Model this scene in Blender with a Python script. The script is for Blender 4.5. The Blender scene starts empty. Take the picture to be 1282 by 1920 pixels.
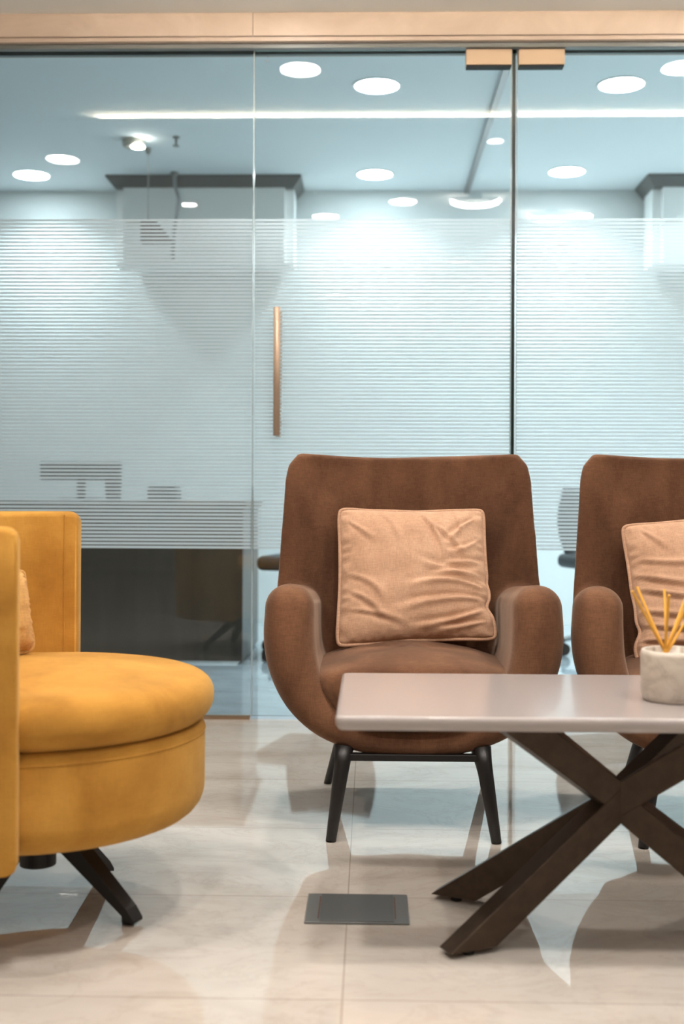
import bpy, bmesh, math, random
from mathutils import Vector, Matrix
random.seed(7)
S = bpy.context.scene
COL = S.collection
R = math.radians

# ------------------------------------------------------------------ camera, world, exposure
H = 0.793                       # camera height
FPX = 2250.0
cam_data = bpy.data.cameras.new('camera'); cam = bpy.data.objects.new('camera', cam_data); COL.objects.link(cam)
cam_data.sensor_fit = 'VERTICAL'; cam_data.sensor_height = 36.0; cam_data.sensor_width = 24.04
cam_data.lens = FPX / 1920 * 36.0
cam_data.shift_y = -(960 - 922) / 1920
cam.matrix_world = Matrix.Translation((0, 0, H)) @ Matrix.Rotation(R(1.375), 4, 'Z') @ Matrix.Rotation(R(90), 4, 'X') @ Matrix.Rotation(R(0.25), 4, 'Z')
cam_data.dof.use_dof = True; cam_data.dof.focus_distance = 2.95; cam_data.dof.aperture_fstop = 2.8
cam_data.clip_start = 0.05
S.camera = cam
w = bpy.data.worlds.new('world'); S.world = w; w.use_nodes = True
w.node_tree.nodes['Background'].inputs[0].default_value = (0.6, 0.65, 0.7, 1)
w.node_tree.nodes['Background'].inputs[1].default_value = 0.02
S.view_settings.view_transform = 'Standard'; S.view_settings.look = 'None'
S.view_settings.gamma = 1.0; S.view_settings.use_curve_mapping = False
S.view_settings.exposure = 1.45
WARM = (1.0, 0.91, 0.82); COOL = (0.84, 0.94, 1.0)
LOBBY_LAMP = 26.0; LOBBY_WATT = 3.3; REAR_WATT = 1.3; ROOM_LAMP = 20.0; ROOM_WATT = 6.4; COVE = 38.0; ARC = 55.0

# ------------------------------------------------------------------ materials
def mat(name, color=(.5, .5, .5), rough=.5, metal=0.0, sheen=0.0, spec=.5, emit=None, strength=0, coat=0):
    m = bpy.data.materials.new(name); m.use_nodes = True
    b = m.node_tree.nodes['Principled BSDF']
    b.inputs['Base Color'].default_value = (*color, 1); b.inputs['Roughness'].default_value = rough
    b.inputs['Metallic'].default_value = metal; b.inputs['Sheen Weight'].default_value = sheen
    b.inputs['Specular IOR Level'].default_value = spec; b.inputs['Coat Weight'].default_value = coat
    if emit:
        b.inputs['Emission Color'].default_value = (*emit, 1); b.inputs['Emission Strength'].default_value = strength
    return m

def nd(m, t, **kw):
    n = m.node_tree.nodes.new(t)
    for k, v in kw.items(): setattr(n, k, v)
    return n
def lk(m, a, b): m.node_tree.links.new(a, b)

def noise(m, scale, detail=4, rough=.55, mapscale=(1, 1, 1), dist=0):
    tc = nd(m, 'ShaderNodeTexCoord'); mp = nd(m, 'ShaderNodeMapping'); mp.inputs['Scale'].default_value = mapscale
    n = nd(m, 'ShaderNodeTexNoise'); n.inputs['Scale'].default_value = scale; n.inputs['Detail'].default_value = detail
    n.inputs['Roughness'].default_value = rough; n.inputs['Distortion'].default_value = dist
    lk(m, tc.outputs['Object'], mp.inputs[0]); lk(m, mp.outputs[0], n.inputs['Vector'])
    return n
def ramp(m, src, stops):
    r = nd(m, 'ShaderNodeValToRGB'); e = r.color_ramp.elements
    e[0].position = stops[0][0]; e[0].color = (*stops[0][1], 1)
    e[1].position = stops[-1][0]; e[1].color = (*stops[-1][1], 1)
    for p, c in stops[1:-1]:
        x = e.new(p); x.color = (*c, 1)
    lk(m, src, r.inputs[0]); return r
def mul(m, a, b, f=1.0, mode='MULTIPLY'):
    x = nd(m, 'ShaderNodeMix', data_type='RGBA', blend_type=mode); x.inputs[0].default_value = f
    lk(m, a, x.inputs[6]); lk(m, b, x.inputs[7]); return x.outputs[2]

def fabric(name, dark, mid, light, sheen=.5, weave=420, patch=7, tint=(1, .8, .65), bump=.12, stretch=(1, 1, .45), amp=.5):
    m = mat(name, mid, .88, sheen=sheen, spec=.25); b = m.node_tree.nodes['Principled BSDF']
    b.inputs['Sheen Roughness'].default_value = .45; b.inputs['Sheen Tint'].default_value = (*tint, 1)
    n = noise(m, patch, 5, .6, stretch, .3)
    c = ramp(m, n.outputs[0], [(.32, dark), (.5, mid), (.68, light)])
    # woven threads: fine streaks along both directions
    v = noise(m, weave, 2, .6, (1, 1, .12)); h = noise(m, weave, 2, .6, (.12, .12, 1))
    av = nd(m, 'ShaderNodeMath', operation='ADD'); lk(m, v.outputs[0], av.inputs[0]); lk(m, h.outputs[0], av.inputs[1])
    hv = nd(m, 'ShaderNodeMath', operation='MULTIPLY'); lk(m, av.outputs[0], hv.inputs[0]); hv.inputs[1].default_value = .5
    r2 = ramp(m, hv.outputs[0], [(.36, (.58, .58, .58)), (.64, (1.28, 1.28, 1.28))])
    lk(m, mul(m, c.outputs[0], r2.outputs[0], amp), b.inputs['Base Color'])
    bp = nd(m, 'ShaderNodeBump'); bp.inputs['Strength'].default_value = bump; bp.inputs['Distance'].default_value = .002
    lk(m, hv.outputs[0], bp.inputs['Height']); lk(m, bp.outputs[0], b.inputs['Normal'])
    return m

M = {}
M['brown'] = fabric('brown_chenille', (.078, .032, .015), (.124, .054, .026), (.185, .086, .043), .28, tint=(1, .78, .62))
M['peach'] = fabric('peach_linen', (.50, .295, .185), (.56, .34, .22), (.62, .39, .26), .2, tint=(1, .85, .7), patch=9, amp=.4)
M['piping'] = fabric('peach_piping', (.50, .30, .19), (.55, .335, .22), (.60, .37, .25), .2)
M['yellow'] = fabric('mustard_velvet', (.35, .158, .023), (.44, .213, .034), (.52, .268, .050), .2, patch=6, tint=(1, .8, .4), stretch=(1, 1, 1), amp=.18, bump=.05)
M['yellow_pillow'] = fabric('ochre_linen', (.50, .27, .08), (.58, .32, .10), (.64, .37, .13), .2)
M['black'] = mat('black_painted_metal', (.007, .006, .006), .45)
M['chip'] = mat('worn_wood', (.42, .30, .2), .6)
M['bronze'] = mat('bronze_metal', (.085, .052, .03), .36, .55)
bn = noise(M['bronze'], 40, 4, .6, (1, 1, 1)); 
lk(M['bronze'], ramp(M['bronze'], bn.outputs[0], [(.3, (.045, .028, .017)), (.7, (.066, .042, .026))]).outputs[0], M['bronze'].node_tree.nodes['Principled BSDF'].inputs['Base Color'])
M['rubber'] = mat('black_rubber', (.01, .01, .01), .7)
M['lacquer'] = mat('greige_lacquer', (.335, .30, .29), .22, spec=.5, coat=.25)
M['brass'] = mat('satin_brass', (.47, .35, .25), .42, .4)
M['handle'] = mat('brushed_rose_metal', (.50, .36, .26), .5, .35)
M['steel'] = mat('grey_metal', (.30, .30, .30), .4, .8)
M['channel'] = mat('channel_metal', (.16, .17, .17), .45, .5)
M['bronze_strip'] = mat('bronze_strip', (.28, .19, .12), .45, .4)
M['white'] = mat('white_paint', (.80, .80, .78), .55)
M['lobbyceil'] = mat('lobby_ceiling_paint', (.82, .81, .78), .8)
M['panel'] = mat('lobby_panel_paint', (.80, .80, .78), .8)
M['roomceil'] = mat('room_ceiling_paint', (.68, .73, .74), .8)
M['roomwall'] = mat('room_wall_paint', (.68, .71, .70), .7)
M['wallside'] = mat('lobby_wall_paint', (.62, .58, .54), .7)
M['rear'] = mat('lobby_rear_wall_paint', (.45, .42, .39), .7)
M['grey'] = mat('grey_plastic', (.22, .22, .21), .5)
M['dark_cornice'] = mat('grey_cornice', (.10, .105, .10), .6)
M['beige'] = mat('beige_plastic', (.42, .40, .34), .5)
M['desk'] = mat('dark_walnut_laminate', (.05, .037, .028), .35)
dn = noise(M['desk'], 12, 5, .6, (1, 1, .1))
lk(M['desk'], ramp(M['desk'], dn.outputs[0], [(.3, (.042, .031, .023)), (.7, (.066, .050, .037))]).outputs[0], M['desk'].node_tree.nodes['Principled BSDF'].inputs['Base Color'])
M['deskbrown'] = mat('warm_walnut_edge', (.16, .085, .045), .45)
M['plastic'] = mat('black_plastic', (.02, .024, .028), .45)
M['chrome'] = mat('chrome', (.45, .48, .5), .22, .9)
M['screen'] = mat('dark_screen', (.015, .017, .02), .2)
M['reed'] = mat('amber_reed', (.72, .36, .045), .6)
def emis(name, color, s):
    m = bpy.data.materials.new(name); m.use_nodes = True; nt = m.node_tree; nt.nodes.clear()
    e = nd(m, 'ShaderNodeEmission'); e.inputs[0].default_value = (*color, 1); e.inputs[1].default_value = s
    o = nd(m, 'ShaderNodeOutputMaterial'); lk(m, e.outputs[0], o.inputs[0]); return m
M['lamp_warm'] = emis('warm_diffuser', WARM, LOBBY_LAMP)
M['lamp_cool'] = emis('cool_diffuser', COOL, ROOM_LAMP)
M['spot_warm'] = emis('warm_spot', (1, .93, .86), 14)
M['cove'] = emis('cove_strip', (1.0, .84, .64), COVE)
M['arc'] = emis('arc_diffuser', (1.0, .92, .84), ARC)

# marble floor
def floor_mat(name):
    m = mat(name, (.6, .54, .47), .03, spec=1.0); b = m.node_tree.nodes['Principled BSDF']
    n = noise(m, 1.6, 7, .62, (1, 2.2, 1), .9)
    c = ramp(m, n.outputs[0], [(.28, (.44, .395, .35)), (.48, (.54, .50, .455)), (.6, (.575, .54, .495)), (.8, (.50, .455, .40))])
    n2 = noise(m, 3.1, 8, .7, (1, 1.6, 1), 1.8)
    vein = ramp(m, n2.outputs[0], [(.47, (1, 1, 1)), (.5, (.86, .83, .80)), (.53, (1, 1, 1))])
    c2 = mul(m, c.outputs[0], vein.outputs[0], .55)
    tc = nd(m, 'ShaderNodeTexCoord'); mp = nd(m, 'ShaderNodeMapping'); mp.inputs['Location'].default_value = (0.041, -2.823 + 0.4755 * 8, 0)
    lk(m, tc.outputs['Object'], mp.inputs[0])
    br = nd(m, 'ShaderNodeTexBrick'); br.offset = 0.0; br.squash = 1.0
    br.inputs['Scale'].default_value = 1.0; br.inputs['Brick Width'].default_value = .96; br.inputs['Row Height'].default_value = .4755
    br.inputs['Mortar Size'].default_value = .0012; br.inputs['Mortar Smooth'].default_value = 0.1; br.inputs['Bias'].default_value = 0
    br.inputs['Color1'].default_value = (1, 1, 1, 1); br.inputs['Color2'].default_value = (.93, .925, .92, 1); br.inputs['Mortar'].default_value = (.62, .58, .54, 1)
    lk(m, mp.outputs[0], br.inputs['Vector'])
    lk(m, mul(m, c2, br.outputs['Color'], 1.0), b.inputs['Base Color'])
    n3 = noise(m, .9, 3, .5)
    bp = nd(m, 'ShaderNodeBump'); bp.inputs['Strength'].default_value = .02; bp.inputs['Distance'].default_value = .02
    lk(m, n3.outputs[0], bp.inputs['Height']); lk(m, bp.outputs[0], b.inputs['Normal'])
    return m
M['floor'] = floor_mat('polished_marble_tiles')
M['floor_room'] = floor_mat('marble_tiles_dimmed_blue')  # same marble; the room's dimmer, bluish light is put into the tile colour
for e_, c_ in zip([n for n in M['floor_room'].node_tree.nodes if n.type == 'VALTORGB'][0].color_ramp.elements, ((.22, .26, .28), (.29, .34, .365), (.33, .38, .405), (.25, .29, .315))): e_.color = (*c_, 1)
def stone(name, a, b_, c_):
    m = mat(name, a, .35); n = noise(m, 3.5, 7, .65, (1, 1, 1.5), 1.2)
    lk(m, ramp(m, n.outputs[0], [(.3, a), (.5, b_), (.7, c_)]).outputs[0], m.node_tree.nodes['Principled BSDF'].inputs['Base Color'])
    return m
M['lintel'] = stone('peach_marble', (.46, .365, .30), (.51, .41, .34), (.56, .455, .385))
M['pot'] = stone('marbled_stone_pot', (.34, .28, .23), (.50, .44, .37), (.56, .50, .43))
M['pot'].node_tree.nodes['Noise Texture'].inputs['Scale'].default_value = 14
# glass: mostly transparent with a Fresnel mirror, faint green-blue tint
def glass_mat(name, tint=(.93, .975, .98), ior=1.5, gain=1.0):
    m = bpy.data.materials.new(name); m.use_nodes = True; nt = m.node_tree; nt.nodes.clear()
    t = nd(m, 'ShaderNodeBsdfTransparent'); t.inputs[0].default_value = (*tint, 1)
    g = nd(m, 'ShaderNodeBsdfGlossy'); g.inputs['Roughness'].default_value = 0.0; g.inputs[0].default_value = (1, 1, 1, 1)
    f = nd(m, 'ShaderNodeFresnel'); f.inputs[0].default_value = ior
    # a back-facing Fresnel would use 1/ior; feed both faces the outside-facing ior
    geo = nd(m, 'ShaderNodeNewGeometry'); inv = nd(m, 'ShaderNodeMix', data_type='FLOAT')
    lk(m, geo.outputs['Backfacing'], inv.inputs[0]); inv.inputs[2].default_value = ior; inv.inputs[3].default_value = ior
    lk(m, inv.outputs[0], f.inputs[0])
    x = nd(m, 'ShaderNodeMixShader'); o = nd(m, 'ShaderNodeOutputMaterial')
    lk(m, f.outputs[0], x.inputs[0]); lk(m, t.outputs[0], x.inputs[1]); lk(m, g.outputs[0], x.inputs[2]); lk(m, x.outputs[0], o.inputs[0])
    return m
M['glass'] = glass_mat('clear_glass')
M['edge'] = mat('polished_glass_edge', (.03, .12, .10), .12, spec=.8)
def silicone_mat():
    m = mat('clear_silicone', (.55, .66, .68), .15, spec=.7); m.node_tree.nodes['Principled BSDF'].inputs['Transmission Weight'].default_value = .35
    return m
M['silicone'] = silicone_mat()
def film_mat():
    m = bpy.data.materials.new('frosted_film'); m.use_nodes = True; nt = m.node_tree; nt.nodes.clear()
    tl = nd(m, 'ShaderNodeBsdfTranslucent'); tl.inputs[0].default_value = (.90, .925, .94, 1)
    df = nd(m, 'ShaderNodeBsdfDiffuse'); df.inputs[0].default_value = (.62, .72, .76, 1)
    gl = nd(m, 'ShaderNodeBsdfGlossy'); gl.inputs['Roughness'].default_value = .35; gl.inputs[0].default_value = (.9, .95, 1, 1)
    tr = nd(m, 'ShaderNodeBsdfTransparent'); tr.inputs[0].default_value = (.9, .95, .96, 1)
    a = nd(m, 'ShaderNodeMixShader'); a.inputs[0].default_value = .30; lk(m, tl.outputs[0], a.inputs[1]); lk(m, df.outputs[0], a.inputs[2])
    b = nd(m, 'ShaderNodeMixShader'); b.inputs[0].default_value = .05; lk(m, a.outputs[0], b.inputs[1]); lk(m, gl.outputs[0], b.inputs[2])
    c = nd(m, 'ShaderNodeMixShader'); c.inputs[0].default_value = .08; lk(m, b.outputs[0], c.inputs[1]); lk(m, tr.outputs[0], c.inputs[2])
    o = nd(m, 'ShaderNodeOutputMaterial'); lk(m, c.outputs[0], o.inputs[0]); return m
M['film'] = film_mat()

# ------------------------------------------------------------------ helpers
def link(name, bm, m, parent=None, loc=(0, 0, 0), rz=0, smooth=False, mods=None):
    me = bpy.data.meshes.new(name); bmesh.ops.recalc_face_normals(bm, faces=bm.faces); bm.to_mesh(me); bm.free()
    for x in (m if isinstance(m, (list, tuple)) else [m]): me.materials.append(x)
    o = bpy.data.objects.new(name, me); COL.objects.link(o)
    o.location = loc; o.rotation_euler = (0, 0, rz)
    if parent: o.parent = parent
    if smooth:
        for p in me.polygons: p.use_smooth = True
    return o
def tag(o, label, cat, group=None):
    o['label'] = label; o['category'] = cat
    if group: o['group'] = group
    return o
def struct(o): o['kind'] = 'structure'; return o
def thing(name, label, cat, loc=(0, 0, 0), rz=0, group=None):
    o = bpy.data.objects.new(name, None); COL.objects.link(o); o.location = loc; o.rotation_euler = (0, 0, rz)
    return tag(o, label, cat, group)
def bx(bm, x0, x1, y0, y1, z0, z1, bev=0, seg=2, mi=0):
    r = bmesh.ops.create_cube(bm, size=1); vs = r['verts']
    for v in vs: v.co = Vector(((x0 + x1) / 2 + v.co.x * (x1 - x0), (y0 + y1) / 2 + v.co.y * (y1 - y0), (z0 + z1) / 2 + v.co.z * (z1 - z0)))
    fs = set(f for v in vs for f in v.link_faces)
    for f in fs: f.material_index = mi
    if bev:
        es = list(set(e for v in vs for e in v.link_edges))
        bmesh.ops.bevel(bm, geom=es, offset=bev, segments=seg, affect='EDGES', profile=.5)
def box(*a, **k):
    bm = bmesh.new(); bx(bm, *a, **k); return bm
def loft(bm, rings, close=True, cap=True):
    vr = [[bm.verts.new(p) for p in r] for r in rings]
    n = len(rings[0])
    for a, b in zip(vr, vr[1:]):
        for i in range(n if close else n - 1):
            j = (i + 1) % n
            bm.faces.new((a[i], a[j], b[j], b[i]))
    if cap:
        bm.faces.new(list(reversed(vr[0]))); bm.faces.new(vr[-1])
def tube(bm, pts, rad, n=12, cap=True):
    pts = [Vector(p) for p in pts]; rads = rad if isinstance(rad, (list, tuple)) else [rad] * len(pts)
    rings = []; ref = None
    for i, p in enumerate(pts):
        t = (pts[min(i + 1, len(pts) - 1)] - pts[max(i - 1, 0)]).normalized()
        if ref is None:
            ref = Vector((0, 0, 1)) if abs(t.z) < .9 else Vector((1, 0, 0))
        u = (ref - t * ref.dot(t)).normalized(); v = t.cross(u); ref = u
        rings.append([p + (u * math.cos(2 * math.pi * k / n) + v * math.sin(2 * math.pi * k / n)) * rads[i] for k in range(n)])
    loft(bm, rings, True, cap)
def lathe(bm, prof, n=48, cx=0, cy=0, cap=True):
    rings = [[Vector((cx + r * math.cos(2 * math.pi * k / n), cy + r * math.sin(2 * math.pi * k / n), z)) for k in range(n)] for r, z in prof]
    loft(bm, rings, True, cap)
def catmull(pts, per=6):
    out = []; P = [pts[0]] + list(pts) + [pts[-1]]
    for i in range(1, len(P) - 2):
        for k in range(per):
            t = k / per; a, b, c, d = P[i - 1], P[i], P[i + 1], P[i + 2]
            out.append(tuple(.5 * ((2 * b[j]) + (-a[j] + c[j]) * t + (2 * a[j] - 5 * b[j] + 4 * c[j] - d[j]) * t * t + (-a[j] + 3 * b[j] - 3 * c[j] + d[j]) * t ** 3) for j in range(len(b))))
    out.append(tuple(pts[-1])); return out
def mod_remesh(o, vox, it=6):
    m = o.modifiers.new('remesh', 'REMESH'); m.mode = 'VOXEL'; m.voxel_size = vox; m.use_smooth_shade = True
    s = o.modifiers.new('smooth', 'SMOOTH'); s.factor = .5; s.iterations = it
def subsurf(o, l=2):
    s = o.modifiers.new('sub', 'SUBSURF'); s.levels = l; s.render_levels = l
def copy_tree(o, parent=None):
    c = o.copy(); COL.objects.link(c); c.parent = parent
    for ch in list(o.children): copy_tree(ch, c)
    return c

# ------------------------------------------------------------------ the setting
YG = 4.17; ZT = 2.33
RX0, RX1 = -3.2, 3.4
struct(link('floor', box(RX0, RX1, -3.5, YG, -.1, 0), M['floor']))
struct(link('floor_room', box(RX0, RX1, YG, 7.3, -.1, 0), M['floor_room']))
struct(link('wall_back', box(RX0, RX1, 7.2, 7.3, 0, 2.6), M['roomwall']))
M['roomside'] = mat('room_side_wall_darkened', (.34, .39, .42), .7)  # unseen left wall coloured darker to dim the left of the film
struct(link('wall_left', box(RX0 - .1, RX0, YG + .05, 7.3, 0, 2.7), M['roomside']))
struct(link('wall_right', box(RX1, RX1 + .1, YG + .05, 7.3, 0, 2.7), M['roomwall']))
struct(link('wall_lobby_left', box(RX0 - .1, RX0, -3.5, YG + .05, 0, 2.7), M['wallside']))
struct(link('wall_lobby_right', box(RX1, RX1 + .1, -3.5, YG + .05, 0, 2.7), M['wallside']))
struct(link('wall_rear', box(RX0, RX1, -3.6, -3.5, 0, 2.7), M['rear']))
struct(link('ceiling', box(RX0, RX1, -3.5, 4.10, 2.432, 2.75), M['lobbyceil']))
struct(link('ceiling_room', box(RX0, RX1, YG + .10, 7.3, 2.6, 2.75), M['roomceil']))
# marble lintel over the glass, in two slabs with a joint, and the thin step below
bm = bmesh.new()
bx(bm, RX0, -.4115, 4.10, YG + .10, 2.353, 2.75); bx(bm, -.4095, RX1, 4.10, YG + .10, 2.353, 2.75)
struct(link('trim_1', bm, M['lintel']))
struct(link('trim_2', box(RX0, RX1, 4.108, YG + .09, 2.338, 2.3515), M['lintel']))
bm = bmesh.new(); bx(bm, RX0, RX1, 4.13, 4.155, 2.322, 2.338); bx(bm, RX0, RX1, YG + .022, YG + .04, 2.322, 2.338)
struct(link('trim_3', bm, M['channel']))
# dropped ceiling panel with the cove strip along its edge (seen mirrored in the glass)
struct(link('ceiling_panel', box(-1.36, RX1, -3.0, 3.17, 2.395, 2.41), M['panel']))
struct(link('ceiling_panel_core', box(-1.28, RX1, -2.9, 3.10, 2.41, 2.432), M['panel']))
o = tag(link('cove_light', box(-1.20, RX1 - .02, 3.105, 3.115, 2.411, 2.431), M['cove']), 'long warm white light line mirrored across the top of the glass', 'light strip')
struct(link('threshold_1', box(RX0, -.417, YG - .012, YG + .022, 0, .011), M['bronze_strip'])).name = 'trim_4'

def pane(name, x0, x1, z0, z1, y=YG, th=.010):
    bm = bmesh.new(); bx(bm, x0, x1, y - th / 2, y + th / 2, z0, z1)
    bm.faces.ensure_lookup_table(); bmesh.ops.recalc_face_normals(bm, faces=bm.faces)
    for f in bm.faces: f.material_index = 0 if abs(f.normal.y) > .5 else 1
    return struct(link(name, bm, [M['glass'], M['edge']]))
PITCH = .01265
def film(parent, x0, x1, y=YG - .0056):
    bm = bmesh.new(); z = .593
    while z < 1.735:
        vs = [bm.verts.new(p) for p in ((x0, y, z), (x1, y, z), (x1, y, z + PITCH * .70), (x0, y, z + PITCH * .70))]
        bm.faces.new(vs); z += PITCH
    o = link('frosted_film', bm, M['film'], parent); o['label'] = 'white frosted film of fine horizontal stripes'; return o
p1 = pane('window_1', RX0, -.4145, .011, ZT)
film(p1, RX0, -.4155)
p2 = pane('door_1', -.4085, .482, .012, ZT - .004)
film(p2, -.407, .481)
p3 = pane('door_2', .4985, 1.42, .012, ZT - .004, y=YG - .002)
film(p3, .50, 1.419, YG - .0076)
p4 = pane('window_2', 1.426, RX1, .011, ZT)
film(p4, 1.428, RX1)
# open gap between the two leaves: a dark green strip behind paints its darkness
struct(link('trim_5', box(.4845, .4965, YG + .008, YG + .022, 0, ZT), mat('painted_gap_dark', (.008, .028, .024), .3)))
struct(link('trim_6', box(-.4135, -.4095, YG - .006, YG + .004, .011, ZT), M['silicone']))
link('polished_edge', box(.478, .4818, YG - .0062, YG - .0051, .012, ZT - .004), M['silicone'], p2)
link('polished_edge', box(.4987, .5015, YG - .0082, YG - .0071, .012, ZT - .004), M['silicone'], p3)
def patch(parent, x0, x1):
    bm = bmesh.new(); bx(bm, x0, x1, YG - .022, YG - .006, 2.268, 2.322, .0015); bx(bm, x0, x1, YG + .006, YG + .022, 2.268, 2.322, .0015)
    f = link('patch_fitting', bm, M['brass'], parent); f['label'] = 'satin brass pivot fitting at the top corner'
    bm = bmesh.new(); bx(bm, x0 + .002, x1 - .002, YG - .02, YG + .02, 2.263, 2.268); bx(bm, (x0 + x1) / 2 - .03, (x0 + x1) / 2 + .03, YG - .02, YG + .02, 2.322, 2.3265)
    link('gasket', bm, M['rubber'], f)
patch(p2, .322, .480); patch(p3, .503, .661)
bm = bmesh.new()
tube(bm, [(-.325, YG - .05, .985), (-.325, YG - .05, 1.427)], .0115, 20)
hd = link('door_handle', bm, M['handle'], p2, smooth=False); hd['label'] = 'slim vertical rose-gold bar handle'
for pl in hd.data.polygons: pl.use_smooth = len(pl.vertices) == 4
bm = bmesh.new(); tube(bm, [(-.325, YG + .05, .985), (-.325, YG + .05, 1.427)], .0115, 20); link('door_handle', bm, M['handle'], p2)
bm = bmesh.new()
for z in (1.04, 1.37): tube(bm, [(-.325, YG - .05, z), (-.325, YG + .05, z)], .006, 12)
link('handle_bolt', bm, M['steel'], hd)
bm = bmesh.new()   # etched maker's stamp, too small to read
for x, wd, z in ((-.367, .003, 2.302), (-.3625, .002, 2.303)): bx(bm, x, x + wd, YG - .0056, YG - .0051, z, z + .002)
x = -.3745
for wd, hh in ((.0022, .0035), (.0016, .0022), (.0022, .003), (.0014, .002), (.002, .002), (.002, .0035)):
    bx(bm, x, x + wd, YG - .0056, YG - .0051, 2.2885, 2.2885 + hh); x += wd + .0006
link('etched_stamp', bm, M['grey'], p2)

# ------------------------------------------------------------------ lobby lamps (mirrored in the glass, plus added fill lamps out of view)
def downlight(x, y, z, r, m, label, group, ring=M['white'], watt=0, lcol=WARM, spread=135):
    t = thing('downlight', label, 'ceiling light', (x, y, z), 0, group)
    bm = bmesh.new(); n = 40
    lathe(bm, [(r * .98, 0), (r * 1.1, 0), (r * 1.1, -.004), (r * .98, -.004), (r * .98, 0)], n, cap=False)
    link('rim', bm, ring, t)
    bm = bmesh.new(); lathe(bm, [(r * .985, -.0005), (r * .985, -.0025)], n); link('diffuser', bm, m, t)
    if watt:
        ld = bpy.data.lights.new('downlight_beam', 'AREA'); ld.shape = 'DISK'; ld.size = r * 1.7; ld.energy = watt; ld.color = lcol; ld.spread = R(spread)
        lo = bpy.data.objects.new('beam', ld); COL.objects.link(lo); lo.parent = t; lo.location = (0, 0, -.006)
    return t
ZL = 2.432; ZP = 2.395
for x, y, lab in ((-.28, 3.69, 'round warm ceiling light mirrored right of the glass seam, above the light line'),
                  (1.19, 3.69, 'round warm ceiling light mirrored at the top right edge of the picture'),
                  (-1.53, 2.44, 'round warm ceiling light mirrored at far left below the light line, above the cool lamp')):
    downlight(x, y, ZL, .080, M['lamp_warm'], lab, 'warm downlights of the lobby', watt=LOBBY_WATT)
for x, y, lab in ((.17, 1.72, 'round warm ceiling light mirrored beside the left arc lamp'),
                  (-.27, 1.36, 'round warm ceiling light mirrored just above the frosted film, right of the seam'),
                  (1.20, 1.36, 'round warm ceiling light mirrored just above the frosted film in the right pane')):
    downlight(x, y, ZP, .078, M['lamp_warm'], lab, 'warm downlights of the lobby', watt=LOBBY_WATT)
for x, y, lab in ((.6, 0.0, 'added round fill light straight above the camera'), (2.2, .4, 'added round fill light to the right of the camera'),
                  (-.3, -1.4, 'added round fill light behind the camera, left of its pair'), (1.5, -1.5, 'added round fill light behind the camera, right of its pair'),
                  (-2.4, -1.2, 'added round fill light behind the camera by the left wall')):
    downlight(x, y, ZP if x > -1.36 else ZL, .08, M['lamp_warm'], lab, 'added warm fill lamps around and behind the camera', watt=REAR_WATT)  # unseen lamps added for soft fill in the lobby
downlight(-1.02, 1.66, ZP, .042, M['lamp_warm'], 'small warm spot mirrored inside the left boxy unit', 'small warm spots', watt=LOBBY_WATT)
downlight(.56, 2.86, ZP, .038, M['spot_warm'], 'small warm spot mirrored just left of the dark door gap', 'small warm spots')
downlight(.56, 1.62, ZP, .026, M['spot_warm'], 'tiny warm spot mirrored under the left arc lamp', 'small warm spots')
def arc_lamp(x, y, lab):
    t = thing('arc_lamp', lab, 'ceiling light', (x, y, ZP), 0, 'curved lobby lamps')
    bm = bmesh.new(); pts = [(.125 * math.cos(a), .125 * math.sin(a), -.03) for a in [math.pi + math.pi * k / 20 for k in range(21)]]
    tube(bm, pts, .011, 12); link('diffuser', bm, M['arc'], t)
    bm = bmesh.new(); lathe(bm, [(.04, -.012), (.04, 0)], 24); bx(bm, -.13, .13, -.01, .01, -.026, -.012); link('mount', bm, M['steel'], t)
arc_lamp(.557, 1.86, 'curved smile-shaped lamp mirrored left of the dark door gap')
arc_lamp(1.02, 1.50, 'curved smile-shaped lamp mirrored right of the dark door gap')

# ------------------------------------------------------------------ meeting room behind the glass
for x, y, lab in ((.019, 5.34, 'large bright cool round ceiling light above the light line in the middle door'),
                  (1.10, 5.335, 'large bright cool round ceiling light above the light line in the right door'),
                  (.015, 6.83, 'cool round ceiling light below the light line in the middle door'),
                  (1.094, 6.78, 'cool round ceiling light below the light line in the right door'),
                  (-1.95, 6.83, 'cool round ceiling light at the far left of the glass room'),
                  (2.2, 5.335, 'added cool round fill light of the glass room beyond the right edge'),
                  (3.0, 5.335, 'added cool round fill light of the glass room in the right front corner'), (3.0, 6.8, 'added cool round fill light of the glass room in the right back corner'),
                  (2.2, 6.8, 'added cool round fill light at the back of the glass room beyond the right edge')):
    downlight(x, y, 2.6, .100, M['lamp_cool'], lab, 'cool downlights of the glass room', watt=ROOM_WATT * (1.25 if x > 1 else 1.0), lcol=COOL, spread=130)  # last four lamps are extras out of view, added to brighten the right panes
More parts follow.
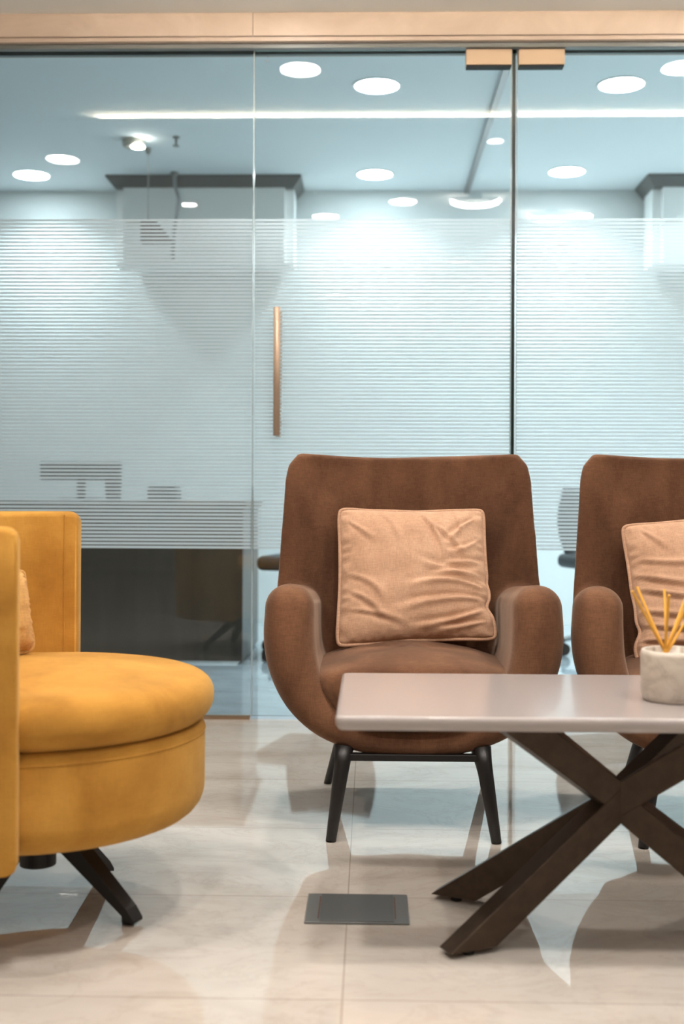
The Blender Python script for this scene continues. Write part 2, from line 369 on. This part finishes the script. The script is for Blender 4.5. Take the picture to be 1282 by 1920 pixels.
def ac(x, lab):
    t = thing('air_conditioner', lab, 'air conditioner', (x, 7.17, 2.6), 0, 'boxy units under the room ceiling')
    bm = bmesh.new(); wd = .515
    loft(bm, [[Vector((-wd, -.30, -.50)), Vector((wd, -.30, -.50)), Vector((wd, 0, -.50)), Vector((-wd, 0, -.50))],
              [Vector((-wd, -.30, -.065)), Vector((wd, -.30, -.065)), Vector((wd, 0, -.065)), Vector((-wd, 0, -.065))]])
    bmesh.ops.bevel(bm, geom=[e for e in bm.edges if abs(e.verts[0].co.z - e.verts[1].co.z) > .1], offset=.05, segments=6, affect='EDGES')
    c = link('casing', bm, M['white'], t, smooth=False)
    bm = bmesh.new()
    loft(bm, [[Vector((-wd, -.30, -.065)), Vector((wd, -.30, -.065)), Vector((wd, 0, -.065)), Vector((-wd, 0, -.065))],
              [Vector((-wd - .045, -.345, -.012)), Vector((wd + .045, -.345, -.012)), Vector((wd + .045, 0, -.012)), Vector((-wd - .045, 0, -.012))],
              [Vector((-wd - .045, -.345, 0)), Vector((wd + .045, -.345, 0)), Vector((wd + .045, 0, 0)), Vector((-wd - .045, 0, 0))]])
    link('cornice', bm, M['dark_cornice'], t)
    for s in (-1, 1):
        bm = bmesh.new()
        for k in range(5): bx(bm, s * .40 - .05 + k * .02, s * .40 - .05 + k * .02 + .013, -.3025, -.3003, -.262, -.249)
        link('marking', bm, M['beige'], c)
    return t
ac(-.965, 'white boxy unit with grey flared top under the ceiling, left, crossed by the glass seam')
ac(2.12, 'white boxy unit with grey flared top under the ceiling at the right edge')
# smoke detector, sprinkler, hanging things
t = thing('smoke_detector', 'beige round detector on the room ceiling with a small lit disc', 'detector', (-1.23, 6.15, 2.6))
bm = bmesh.new(); lathe(bm, [(.055, 0), (.055, -.028), (.045, -.04)], 28); link('housing', bm, M['beige'], t)
bm = bmesh.new(); lathe(bm, [(.034, -.038), (.034, -.046)], 24, cx=.028, cy=-.02); link('lamp', bm, M['spot_warm'], t)
t = thing('sprinkler', 'small grey sprinkler head on the room ceiling beside the detector', 'sprinkler', (-1.0, 6.1, 2.6))
bm = bmesh.new(); lathe(bm, [(.018, 0), (.018, -.006), (.007, -.008), (.007, -.035), (.006, -.036)], 16); link('body', bm, M['grey'], t)
bm = bmesh.new(); lathe(bm, [(.017, -.044), (.017, -.048)], 16); tube(bm, [(0, 0, -.035), (0, 0, -.045)], .004, 8); link('deflector', bm, M['grey'], t)
t = thing('hanging_lamp', 'dark box-shaped lamp hung on a thin wire from the room ceiling', 'pendant lamp', (-1.18, 6.3, 2.6))
bm = bmesh.new(); lathe(bm, [(.016, 0), (.016, -.02), (.006, -.035)], 16); link('ceiling_hook', bm, M['grey'], t)
bm = bmesh.new(); tube(bm, [(0, 0, -.03), (0, 0, -.385)], .0022, 8); link('wire', bm, M['grey'], t)
bm = bmesh.new(); bx(bm, -.035, .025, -.03, .03, -.50, -.385, .004)
vs = [bm.verts.new(p) for p in ((.025, -.02, -.385), (.045, -.02, -.385), (.14, -.02, -.50), (.025, -.02, -.50), (.025, .02, -.385), (.045, .02, -.385), (.14, .02, -.50), (.025, .02, -.50))]
for f in ((0, 1, 2, 3), (7, 6, 5, 4), (0, 4, 5, 1), (1, 5, 6, 2), (2, 6, 7, 3), (3, 7, 4, 0)): bm.faces.new([vs[i] for i in f])
link('lamp_head', bm, mat('dark_maroon_metal', (.045, .02, .018), .5), t)
t = thing('hanging_cable', 'wavy grey cable hanging from the room ceiling in front of the boxy unit', 'cable', (-1.12, 6.78, 2.6))
bm = bmesh.new(); tube(bm, catmull([(0, 0, -.01), (.004, 0, -.08), (.022, 0, -.16), (.012, 0, -.24), (-.004, 0, -.34), (-.01, 0, -.5)], 6), .011, 10); link('cord', bm, M['steel'], t, smooth=True)
bm = bmesh.new(); lathe(bm, [(.022, 0), (.026, -.012), (.012, -.022)], 16); link('ceiling_cap', bm, M['grey'], t)
# inner glass partition running away from us, with its dark head track
o = tag(link('partition_track', box(.552, .580, 4.95, 7.19, 2.58, 2.6), M['steel']), 'dark grey track on the room ceiling running back from the door gap', 'ceiling track')

# desk
t = thing('desk', 'long dark walnut desk behind the glass at the left', 'desk', (-1.5, 5.75, 0))
link('worktop', box(-1.6, .93, -.26, .55, .715, .745, bev=.003), M['desk'], t)
link('front_panel', box(-1.6, .914, -.255, -.225, .012, .715), M['desk'], t)
link('side_panel', box(.884, .914, -.225, .50, .012, .715), M['desk'], t)
o = thing('computer_monitor', 'dark flat monitor on the walnut desk seen faintly through the film', 'monitor', (-1.42, 5.85, .745))
link('screen', box(-.20, .20, -.015, .015, .10, .17 + .02, bev=.005), M['screen'], o)
bm = bmesh.new(); bx(bm, -.02, .02, .0, .02, .01, .12); link('neck', bm, M['plastic'], o)
link('base', box(-.1, .1, -.07, .07, 0, .012, bev=.003), M['plastic'], o)
t = tag(link('desk_phone', box(-.07, .07, -.08, .08, 0, .07, bev=.01), M['plastic'], None, (-1.0, 5.8, .745)), 'small dark desk phone near the right end of the walnut desk', 'phone')
bm = bmesh.new(); lathe(bm, [(.035, 0), (.04, .10), (.037, .10), (.032, .006)], 24)
tag(link('pen_cup', bm, M['plastic'], None, (-1.22, 5.66, .745)), 'dark pen cup between the monitor and the phone', 'pen cup')

# office chairs
def office_chair(x, y, rz, lab):
    t = thing('office_chair', lab, 'office chair', (x, y, 0), rz, 'office chairs in the glass room')
    bm = bmesh.new(); bx(bm, -.24, .24, -.23, .23, .42, .49, .03, 4); link('seat', bm, M['plastic'], t, smooth=True)
    bm = bmesh.new(); rings = []
    for k in range(9):
        v = k / 8; z = .44 + v * .38; hw = .20 + .03 * math.sin(v * math.pi); yb = .20 + .06 * v + .03 * math.sin(v * math.pi)
        rings.append([Vector((hw * u, yb - .06 * abs(u) ** 2 + d, z)) for u, d in [(-1, 0), (-.6, 0), (0, 0), (.6, 0), (1, 0), (1, .03), (.6, .03), (0, .03), (-.6, .03), (-1, .03)]])
    loft(bm, rings); link('backrest', bm, M['plastic'], t, smooth=True)
    bm = bmesh.new(); tube(bm, [(0, 0, .10), (0, 0, .43)], .028, 16); link('gas_lift', bm, M['chrome'], t)
    bm = bmesh.new()
    for k in range(5):
        a = 2 * math.pi * k / 5 + .35; d = Vector((math.cos(a), math.sin(a), 0))
        tube(bm, [d * .02 + Vector((0, 0, .13)), d * .15 + Vector((0, 0, .11)), d * .29 + Vector((0, 0, .078))], [.028, .022, .014], 8)
    link('star_base', bm, M['chrome'], t)
    for k in range(5):
        a = 2 * math.pi * k / 5 + .35; c = Vector((math.cos(a), math.sin(a), 0)) * .29; bm = bmesh.new()
        for s in (-1, 1):
            off = Vector((-math.sin(a), math.cos(a), 0)) * .014 * s
            tube(bm, [c + off * .4 + Vector((0, 0, .031)), c + off * 1.8 + Vector((0, 0, .031))], .03, 18)
        tube(bm, [c + Vector((0, 0, .03)), c + Vector((0, 0, .085))], .008, 8)
        link('caster', bm, M['rubber'], t)
    return t
office_chair(-.25, 5.78, R(-15), 'black office chair at the end of the walnut desk, left of the middle armchair')
office_chair(1.23, 5.90, R(20), 'black office chair on casters seen between the two brown armchairs')

# ------------------------------------------------------------------ brown armchairs
def u_shell_bm():
    half = [(-.288, .520, .058), (-.289, .455, .060), (-.281, .395, .058), (-.259, .335, .053), (-.225, .288, .048), (-.18, .252, .042), (-.11, .225, .038), (-.05, .218, .037)]
    path = catmull(half + [(0, .216, .037)] + [(-x, z, a) for x, z, a in reversed(half)], 4)
    bm = bmesh.new(); rings = []; N = len(path)
    def ring(c, nrm, a, y0, y1):
        out = []; r = max(a * .95, .002)
        for (sx, cy, ang0) in ((1, y1 - r, 0), (-1, y1 - r, 90), (-1, y0 + r, 180), (1, y0 + r, 270)):
            for k in range(6):
                an = R(ang0 + 90 * k / 5)
                out.append(Vector((c[0], 0, c[1])) + Vector((nrm[0], 0, nrm[1])) * ((a - r) * sx + r * math.cos(an)) + Vector((0, cy + r * math.sin(an), 0)))
        return out
    def yf(z): # front line: arms slightly set back above
        return -.235 - .02 * math.sin(max(0, min(1, (z - .2) / .38)) * math.pi)
    def dome(p, sgn):
        out = []
        for k in range(1, 7):
            an = R(90) * k / 6
            c = (p[0], p[1] + p[2] * math.sin(an)); sh = p[2] * (1 - math.cos(an))
            out.append(ring(c, (-sgn, 0), p[2] * math.cos(an) + .0015, yf(p[1]) + sh, .27))
        return out
    left = dome(path[0], 1); rings += list(reversed(left))
    for i, p in enumerate(path):
        q0 = path[max(i - 1, 0)]; q1 = path[min(i + 1, N - 1)]
        t = Vector((q1[0] - q0[0], q1[1] - q0[1])).normalized(); nr = (t.y, -t.x)
        rings.append(ring((p[0], p[1]), nr, p[2], yf(p[1]), .27))
    rings += dome(path[-1], -1)
    # keep the same sense of the ring through the sweep
    loft(bm, rings)
    for v in bm.verts:      # arms dip towards the back
        if v.co.z > .36: v.co.z -= .040 * max(0, (v.co.y + .10) / .37) * min(1, (v.co.z - .36) / .15)
    return bm
def back_bm(bm):
    rings = []; NU = 24; NV = 22
    for k in range(NV + 1):
        v = k / NV; z = .20 + v * .69
        hw = .265 + .088 * min(1, v / .30) if v < .30 else .353 - (v - .30) * .038 - (.030 * max(0, (v - .92) / .08) ** 2)
        front = []; back = []
        for i in range(NU + 1):
            u = -1 + 2 * i / NU
            yc = .145 + .155 * v - .095 * abs(u) ** 2.6 * (1 - .35 * v)
            zt = z + (.012 * (u * u) - .004) * v
            e = .45 + .55 * math.sqrt(max(0, 1 - abs(u) ** 8))
            th = .078
            front.append(Vector((hw * u, yc + th / 2 * (1 - e), zt)))
            back.append(Vector((hw * u, yc + th - th / 2 * (1 - e), zt)))
        rings.append(front + list(reversed(back)))
    loft(bm, rings)
def seat_bm():
    bm = bmesh.new(); rings = []; K = 40
    lev = [(.0, .82, .86), (.06, .90, .93), (.2, .945, .96), (.45, .99, 1.0), (.7, 1.0, 1.0), (.86, .975, .975), (.95, .92, .92), (1.0, .80, .80)]
    for t, s1, s2 in lev:
        z = .252 + t * .153; hw = (.185 + .066 * t ** .6) * s1; hd = .230 * s2
        ring = []
        for k in range(K):
            a = 2 * math.pi * k / K; n = 4.2
            cx = math.copysign(abs(math.cos(a)) ** (2 / n), math.cos(a)); cy = math.copysign(abs(math.sin(a)) ** (2 / n), math.sin(a))
            dz = -.022 * abs(cx) ** 2 * (t > .6) 
            ring.append(Vector((cx * hw, -.048 + cy * hd, z + dz)))
        rings.append(ring)
    # domed top
    for s, dz in ((.6, .010), (.35, .016), (.12, .018)):
        rings.append([Vector((p.x / .80 * s, -.048 + (p.y + .048) / .80 * s, .405 + dz - .022 * (p.x / .2) ** 2 * .6)) for p in rings[7]])
    loft(bm, rings); return bm
def armchair():
    t = thing('armchair', '', 'armchair', (.10, 2.99, 0), 0, 'brown upholstered armchairs')
    bm = u_shell_bm(); o = link('shell', bm, M['brown'], t, smooth=True)
    bm2 = bmesh.new(); bm2.from_mesh(o.data); back_bm(bm2); bmesh.ops.recalc_face_normals(bm2, faces=bm2.faces); bm2.to_mesh(o.data); bm2.free()
    mod_remesh(o, .0075, 7)
    s = link('seat_cushion', seat_bm(), M['brown'], t, smooth=True); subsurf(s, 2)
    for sx in (-1, 1):
        bm = bmesh.new(); tube(bm, [(sx * .158, -.215, .205), (sx * .163, -.225, .168), (sx * .1875, -.272, .0)], [.022, .0185, .0115], 20)
        link('leg', bm, M['black'], t, smooth=True)
        bm = bmesh.new(); tube(bm, [(sx * .160, .19, .205), (sx * .165, .20, .175), (sx * .214, .272, .0)], [.019, .017, .0105], 20)
        link('leg', bm, M['black'], t, smooth=True)
    bm = bmesh.new(); bx(bm, -.165, .165, -.232, -.210, .174, .190, .002); bx(bm, -.165, .165,   .18, .205, .174, .19, .002)
    for sx in (-1, 1): bx(bm, sx * .16 - .012, sx * .16 + .012, -.22, .20, .175, .19, .002)
    link('base_frame', bm, M['black'], t)
    return t
ch1 = armchair(); ch1['label'] = 'brown upholstered armchair in the middle, the whole chair in view behind the table'
ch2 = copy_tree(ch1); ch2.location = (.843, 2.93, 0); ch2.rotation_euler = (0, 0, R(-10))
ch2['label'] = 'brown upholstered armchair cut off by the right edge, behind the reed diffuser'

# ------------------------------------------------------------------ throw pillows
def smooth01(x): x = max(0, min(1, x)); return x * x * (3 - 2 * x)
def make_pillow(W, Hh, T, folds, pinch, seed, fab, pip, label, cat_group, corners=((0, 0), (0, 0), (0, 0), (0, 0)), gain=1.0):
    rnd = random.Random(seed); N = 90
    ph = [rnd.uniform(0, 6.28) for _ in range(12)]
    def outline(u, v):
        x = u * W / 2 * (1 - .045 * (1 - v * v)) ; z = v * Hh / 2 * (1 - .05 * (1 - u * u))
        # rounded corners
        c = abs(u * v) ** 9; x -= math.copysign(.007 * c, u); z -= math.copysign(.007 * c, v)
        for (ox, oz), su, sv in zip(corners, (-1, 1, 1, -1), (1, 1, -1, -1)):   # TL TR BR BL
            k = max(0, (1 + su * u) / 2) * max(0, (1 + sv * v) / 2); k = k ** 1.6; x += ox * k; z += oz * k
        for (pu, pv, wd, am, sd) in pinch:
            if sd == 'r': x -= am * math.exp(-((v - pv) / wd) ** 2) * smooth01((u - .55) / .45)
            if sd == 'l': x += am * math.exp(-((v - pv) / wd) ** 2) * smooth01((-u - .55) / .45)
            if sd == 'b': z += am * math.exp(-((u - pu) / wd) ** 2) * smooth01((-v - .55) / .45)
        return x, z
    def height(u, v):
        e = (max(0, 1 - abs(u) ** 2.6) * max(0, 1 - abs(v) ** 2.6)) ** .50
        h = T * e
        return h
    def wrinkle(u, v):
        s = 0
        for (x0, y0, x1, y1, bend, wd, am) in folds:
            dx, dy = x1 - x0, y1 - y0; L = math.hypot(dx, dy); tx, ty = dx / L, dy / L
            px, py = u - x0, v - y0; t = (px * tx + py * ty) / L; d = -px * ty + py * tx
            d -= bend * math.sin(max(0, min(1, t)) * math.pi)
            if -.1 < t < 1.1:
                f = smooth01((t + .1) / .3) * smooth01((1.1 - t) / .5); w2 = wd * (.6 + .8 * max(0, t))
                s += am * f * (math.exp(-(d / w2) ** 2) - .75 * math.exp(-((d + 1.5 * w2) / w2) ** 2))
        eu = smooth01((abs(u) - .80) / .16) * smooth01((1.0 - abs(u)) / .05); ev = smooth01((abs(v) - .80) / .16) * smooth01((1.0 - abs(v)) / .05)
        s += .0018 * eu * math.sin(v * 34 + ph[0] + 2 * math.sin(v * 9 + ph[1])) + .0012 * ev * math.sin(u * 38 + ph[2] + 2 * math.sin(u * 7 + ph[3]))
        s += .0012 * math.sin(u * 5 + v * 9 + ph[4]) * math.sin(u * 7 - v * 4 + ph[5])
        return s * gain
    bm = bmesh.new(); F = []; B = []
    g = [math.sin((-1 + 2 * i / N) * math.pi / 2) * .55 + (-1 + 2 * i / N) * .45 for i in range(N + 1)]
    for i in range(N + 1):
        rf = []; rb = []
        for j in range(N + 1):
            u, v = g[i], g[j]; x, z = outline(u, v); h = height(u, v)
            edge = i in (0, N) or j in (0, N)
            wv = wrinkle(u, v) * min(1, h / (T * .25))
            a = bm.verts.new((x, -(h + wv), z)); rf.append(a)
            rb.append(a if edge else bm.verts.new((x, h * .7, z)))
        F.append(rf); B.append(rb)
    for i in range(N):
        for j in range(N):
            bm.faces.new((F[i][j], F[i + 1][j], F[i + 1][j + 1], F[i][j + 1]))
            q = (B[i][j], B[i][j + 1], B[i + 1][j + 1], B[i + 1][j])
            if len(set(q)) == 4: 
                try: bm.faces.new(q)
                except ValueError: pass
    t = thing('throw_pillow', label, 'pillow', (0, 0, 0), 0, cat_group)
    link('cover', bm, fab, t, smooth=True)
    pts = []
    for k in range(60): pts.append((-1 + 2 * k / 60, 1))
    for k in range(60): pts.append((1, 1 - 2 * k / 60))
    for k in range(60): pts.append((1 - 2 * k / 60, -1))
    for k in range(60): pts.append((-1, -1 + 2 * k / 60))
    ring = []
    for u, v in pts:
        x, z = outline(u, v); ring.append(Vector((x, .0015 * math.sin(9 * u + 7 * v), z)))
    # round the corners of the cord
    for _ in range(2): ring = [(ring[k - 1] + ring[k] * 2 + ring[(k + 1) % len(ring)]) / 4 for k in range(len(ring))]
    bm = bmesh.new(); rr = []
    n = len(ring)
    for k in range(n):
        tt = (ring[(k + 1) % n] - ring[k - 1]).normalized(); uu = Vector((0, 1, 0)); vv = tt.cross(uu)
        rr.append([bm.verts.new(ring[k] * 1.008 + (uu * math.cos(2 * math.pi * q / 8) + vv * math.sin(2 * math.pi * q / 8)) * .0054) for q in range(8)])
    for k in range(n):
        a, b = rr[k], rr[(k + 1) % n]
        for q in range(8): bm.faces.new((a[q], a[(q + 1) % 8], b[(q + 1) % 8], b[q]))
    link('piping', bm, pip, t, smooth=True)
    return t
folds1 = [(.95, -.45, -.25, -.62, -.05, .045, .0065), (.95, -.30, -.10, -.28, -.10, .040, .0060), (.95, -.12, .10, -.18, -.08, .040, .0055),
          (.92, -.60, -.05, -.88, .05, .040, .0060), (.95, .10, .35, .02, -.04, .035, .0045), (.88, -.78, .2, -.93, .02, .035, .0045),
          (-.85, -.30, -.35, -.75, .05, .040, .0045), (-.88, -.05, -.35, -.50, .08, .040, .0040), (-.85, -.55, -.1, -.80, .03, .035, .004),
          (.15, .88, .45, .15, .05, .035, .0055), (.30, .70, .75, .12, .05, .035, .0045), (.85, .80, .45, .35, -.03, .035, .0045),
          (.60, .90, .72, .45, .0, .03, .0035), (-.35, .85, -.15, .30, .04, .04, .0030), (.90, .45, .45, .25, .05, .035, .004),
          (-.85, .75, -.5, .45, .0, .035, .0035), (.9, -.02, .05, .12, .07, .04, .0040)]
pin1 = [(0, -.52, .10, .013, 'r'), (0, -.15, .06, .004, 'r')]
pw = make_pillow(.384, .362, .062, folds1, pin1, 3, M['peach'], M['piping'], 'crumpled peach pillow with corded edge on the middle armchair', 'peach throw pillows', ((0, .004), (.0, .004), (.022, .010), (0, -.012)), 1.55)
pw.location = (.107, 3.11, .578); pw.rotation_euler = (R(-23), R(0), R(0)); pw.rotation_mode = 'XYZ'
folds2 = [(-.95, -.02, .6, -.42, -.06, .05, .0075), (-.95, .18, .5, -.10, -.10, .05, .007), (-.92, -.35, .2, -.55, -.05, .045, .006), (-.95, -.55, .2, -.75, -.03, .04, .006),
          (-.9, .4, .2, .30, -.08, .045, .005), (-.75, .85, -.45, .50, 0, .035, .004), (.9, -.3, .1, -.4, .05, .05, .005), (.2, .85, .3, .3, .05, .04, .004),
          (-.95, -.75, -.2, -.9, .0, .035, .005)]
pin2 = [(0, -.60, .12, .014, 'l'), (0, -.3, .2, .006, 'l')]
pw2 = make_pillow(.384, .362, .062, folds2, pin2, 9, M['peach'], M['piping'], 'crumpled peach pillow cut off by the right edge, behind the amber reeds', 'peach throw pillows', ((0, 0), (0, 0), (0, 0), (-.01, 0)), 1.5)
pw2.location = (.845, 3.02, .566); pw2.rotation_euler = (R(-23), R(-7), R(-10))

# ------------------------------------------------------------------ yellow swivel chair
YC = Vector((-.63, 2.27, 0))
yc = thing('tub_chair', 'mustard yellow round swivel tub chair at the left edge', 'armchair', YC, R(5))
def drum_prof(R0, z0, z1, r0, r1):
    p = [(.02, z0)]
    for k in range(7):
        a = R(-90 + 90 * k / 6); p.append((R0 - r0 + r0 * math.cos(a), z0 + r0 + r0 * math.sin(a)))
    for k in range(7):
        a = R(90 * k / 6); p.append((R0 - r1 + r1 * math.cos(a), z1 - r1 + r1 * math.sin(a)))
    p.append((.02, z1)); return p
bm = bmesh.new(); lathe(bm, drum_prof(.315, .178, .358, .055, .018), 72); link('seat_base', bm, M['yellow'], yc, smooth=True)
bm = bmesh.new(); prof = [(.02, .358), (.20, .358)]
for k in range(17):
    a = R(-90 + 180 * k / 16); ca, sa = math.cos(a), math.sin(a)
    prof.append((.262 + .070 * max(0, ca) ** .8, .404 + (.052 if sa < 0 else .045) * math.copysign(abs(sa) ** .9, sa)))
prof += [(.20, .456), (.12, .462), (.05, .464), (.01, .465)]
lathe(bm, prof, 72); link('seat_cushion', bm, M['yellow'], yc, smooth=True)
# wrapping shell: open towards +x
bm = bmesh.new(); rings = []; N = 40; zt = .745
angs = [86 + q for q in (0, .5, 1.2, 2.2, 3.4)] + [90.5 + 180 * k / N for k in range(N + 1)] + [275 - q for q in (3.4, 2.2, 1.2, .5, 0)]
for deg in angs:
    a = R(deg); d_ = min(deg - 86, 275 - deg) * math.pi / 180 * .335; rr_ = .022
    cut = rr_ - math.sqrt(max(0, rr_ ** 2 - max(0, rr_ - d_) ** 2)); cut *= .8
    drop = .014 * smooth01((deg - 200) / 75)
    ring = []
    zs = [.168, .30, .46, .62, .735]
    for z, ro in [(zz, .352 + .012 * (zz - .168)) for zz in zs]: ring.append((ro, z))
    ring += [(.352, .745), (.335, .748), (.322, .742)]
    for zz in reversed(zs): ring.append((.318 - .0 * zz, zz))
    rings.append([Vector((r * math.cos(a), r * math.sin(a), z - (cut + drop) * max(0, (z - .62) / .128) + cut * max(0, (.30 - z) / .132))) for r, z in ring])
loft(bm, rings)
sh = link('shell', bm, M['yellow'], yc, smooth=True)
bv = sh.modifiers.new('bev', 'BEVEL'); bv.width = .008; bv.segments = 3; bv.limit_method = 'ANGLE'; bv.angle_limit = R(50)
bm = bmesh.new()
for a0 in (91, 269):
    tube(bm, [(.3175 * math.cos(R(a0)), .3175 * math.sin(R(a0)), .2 + .54 * k / 10) for k in range(11)], .0018, 6)
for z in (.338,): lathe(bm, [(.3145, z - .0015), (.3165, z), (.3145, z + .0015)], 72, cap=False)
link('seam', bm, M['yellow'], yc)
bm = bmesh.new(); lathe(bm, [(.055, .178), (.055, .150), (.034, .145), (.034, .082), (.01, .078)], 32); link('swivel_column', bm, M['black'], yc, smooth=False)
for k, a0 in enumerate((-28, 62, 152, 242)):
    a = R(a0); d = Vector((math.cos(a), math.sin(a), 0)); n = Vector((-math.sin(a), math.cos(a), 0)); bm = bmesh.new()
    rings = []
    for s, z0, z1, hw in ((.02, .138, .178, .020), (.05, .130, .178, .020), (.212, .010, .030, .016), (.226, .006, .012, .015)):
        rings.append([d * s - n * hw + Vector((0, 0, z0)), d * s + n * hw + Vector((0, 0, z0)), d * s + n * hw + Vector((0, 0, z1)), d * s - n * hw + Vector((0, 0, z1))])
    loft(bm, rings); lg = link('leg', bm, M['black'], yc, rz=0)
    bm = bmesh.new(); lathe(bm, [(.010, 0), (.012, .004), (.012, .014)], 16, cx=d.x * .205, cy=d.y * .205); link('glide', bm, M['rubber'], lg)
yp = make_pillow(.28, .17, .045, folds2[:4], [], 5, M['yellow_pillow'], M['yellow_pillow'], 'ochre pillow just visible behind the near side of the yellow tub chair', None)
yp.location = (-.772, 2.345, .545); yp.rotation_euler = (R(-10), 0, R(62))

# ------------------------------------------------------------------ coffee table
TZ = .425
ct = thing('coffee_table', 'rectangular greige lacquered coffee table with crossed bronze legs', 'coffee table', (.455, 2.205, 0))
bm = bmesh.new(); X0, X1, Y0, Y1 = -.512, .512, -.240, .240
def rrect(x0, x1, y0, y1, r, z, n=8):
    out = []
    for cx, cy, a0 in ((x1 - r, y1 - r, 0), (x0 + r, y1 - r, 90), (x0 + r, y0 + r, 180), (x1 - r, y0 + r, 270)):
        for k in range(n + 1): a = R(a0 + 90 * k / n); out.append(Vector((cx + r * math.cos(a), cy + r * math.sin(a), z)))
    return out
rings = []
for ins, z in ((.016, TZ - .026), (.006, TZ - .024), (.001, TZ - .016), (0, TZ - .008), (.0008, TZ - .003), (.003, TZ - .0006), (.006, TZ)):
    rings.append(rrect(X0 + ins, X1 - ins, Y0 + ins, Y1 - ins, .014, z))
loft(bm, rings); tp = link('table_top', bm, M['lacquer'], ct, smooth=False)
for p in tp.data.polygons: p.use_smooth = len(p.vertices) == 4
ZB = TZ - .026
def leg_plane(az):
    for s in (-1, 1):
        dx, dy = math.cos(az), math.sin(az)
        u = Vector((dx, dy, 0)); n = Vector((-dy, dx, 0))
        bm = bmesh.new(); Lb = .046; t_ = .020 + .0004 * s
        bot = u * (-s * .315); top = u * (s * .235)
        def rect(c, z): return [c - u * Lb - n * t_ + Vector((0, 0, z)), c + u * Lb - n * t_ + Vector((0, 0, z)), c + u * Lb + n * t_ + Vector((0, 0, z)), c - u * Lb + n * t_ + Vector((0, 0, z))]
        loft(bm, [rect(bot, .010), rect(top, ZB)])
        bmesh.ops.bevel(bm, geom=list(bm.edges), offset=.0015, segments=1, affect='EDGES')
        lg = link('leg', bm, M['bronze'], ct)
        bm = bmesh.new(); lathe(bm, [(.011, 0), (.011, .011)], 20, cx=bot.x, cy=bot.y); link('foot_pad', bm, M['rubber'], lg)
leg_plane(math.atan2(.135, .286)); leg_plane(math.atan2(-.135, .286))
for sx in (-1, 1):
    for q in (-.02, .02):
        bm = bmesh.new(); lathe(bm, [(.004, ZB - .004), (.004, ZB)], 10, cx=sx * .235 + q, cy=-.15)
        link('screw', bm, M['steel'], ct)

# reed diffuser
pt = thing('reed_diffuser', 'round stone pot with amber reeds on the coffee table at the right edge', 'reed diffuser', (.5415, 2.15, TZ))
bm = bmesh.new(); lathe(bm, [(.003, 0), (.052, 0), (.056, .003), (.0585, .012), (.059, .080), (.0575, .089), (.054, .090), (.051, .088), (.050, .075), (.003, .075)], 56)
link('pot', bm, M['pot'], pt, smooth=True)
for bx0, by0, tx, ty, tz in ((-.020, .0, -.082, -.03, .196), (-.018, .008, -.056, .05, .197), (-.018, -.005, -.020, -.04, .190), (-.013, .004, -.006, .05, .192), (-.014, -.004, .026, -.02, .192), (-.008, .0, .055, .02, .192), (-.012, .006, .040, .06, .19)):
    bm = bmesh.new(); tube(bm, [(bx0 + .2 * (bx0 - tx), by0, .076), (bx0, by0, .092), (tx, ty, tz)], .0026, 8); r_ = link('reed', bm, M['reed'], pt)

# floor outlet box
fb = thing('floor_outlet', 'flat dark grey metal floor outlet cover between the yellow chair and the table', 'floor outlet', (-.0225, 2.277, 0))
bm = bmesh.new(); bx(bm, -.0965, .0965, -.079, .079, 0, .004, .0015); link('frame', bm, M['steel'], fb)
fm = mat('dark_grey_lid', (.10, .105, .105), .4, .4)
link('lid', box(-.069, .069, -.0745, .0745, .0038, .0052, bev=.0005), fm, fb)
M['slot'] = mat('rusty_slot', (.09, .04, .025), .7)
for s in (-1, 1): link('slot', box(s * .0715 - .0012, s * .0715 + .0012, -.060, .060, .0038, .0046), M['slot'], fb)
fb.children[0].data.materials[0] = mat('floor_cover_metal', (.15, .155, .155), .4, .5)
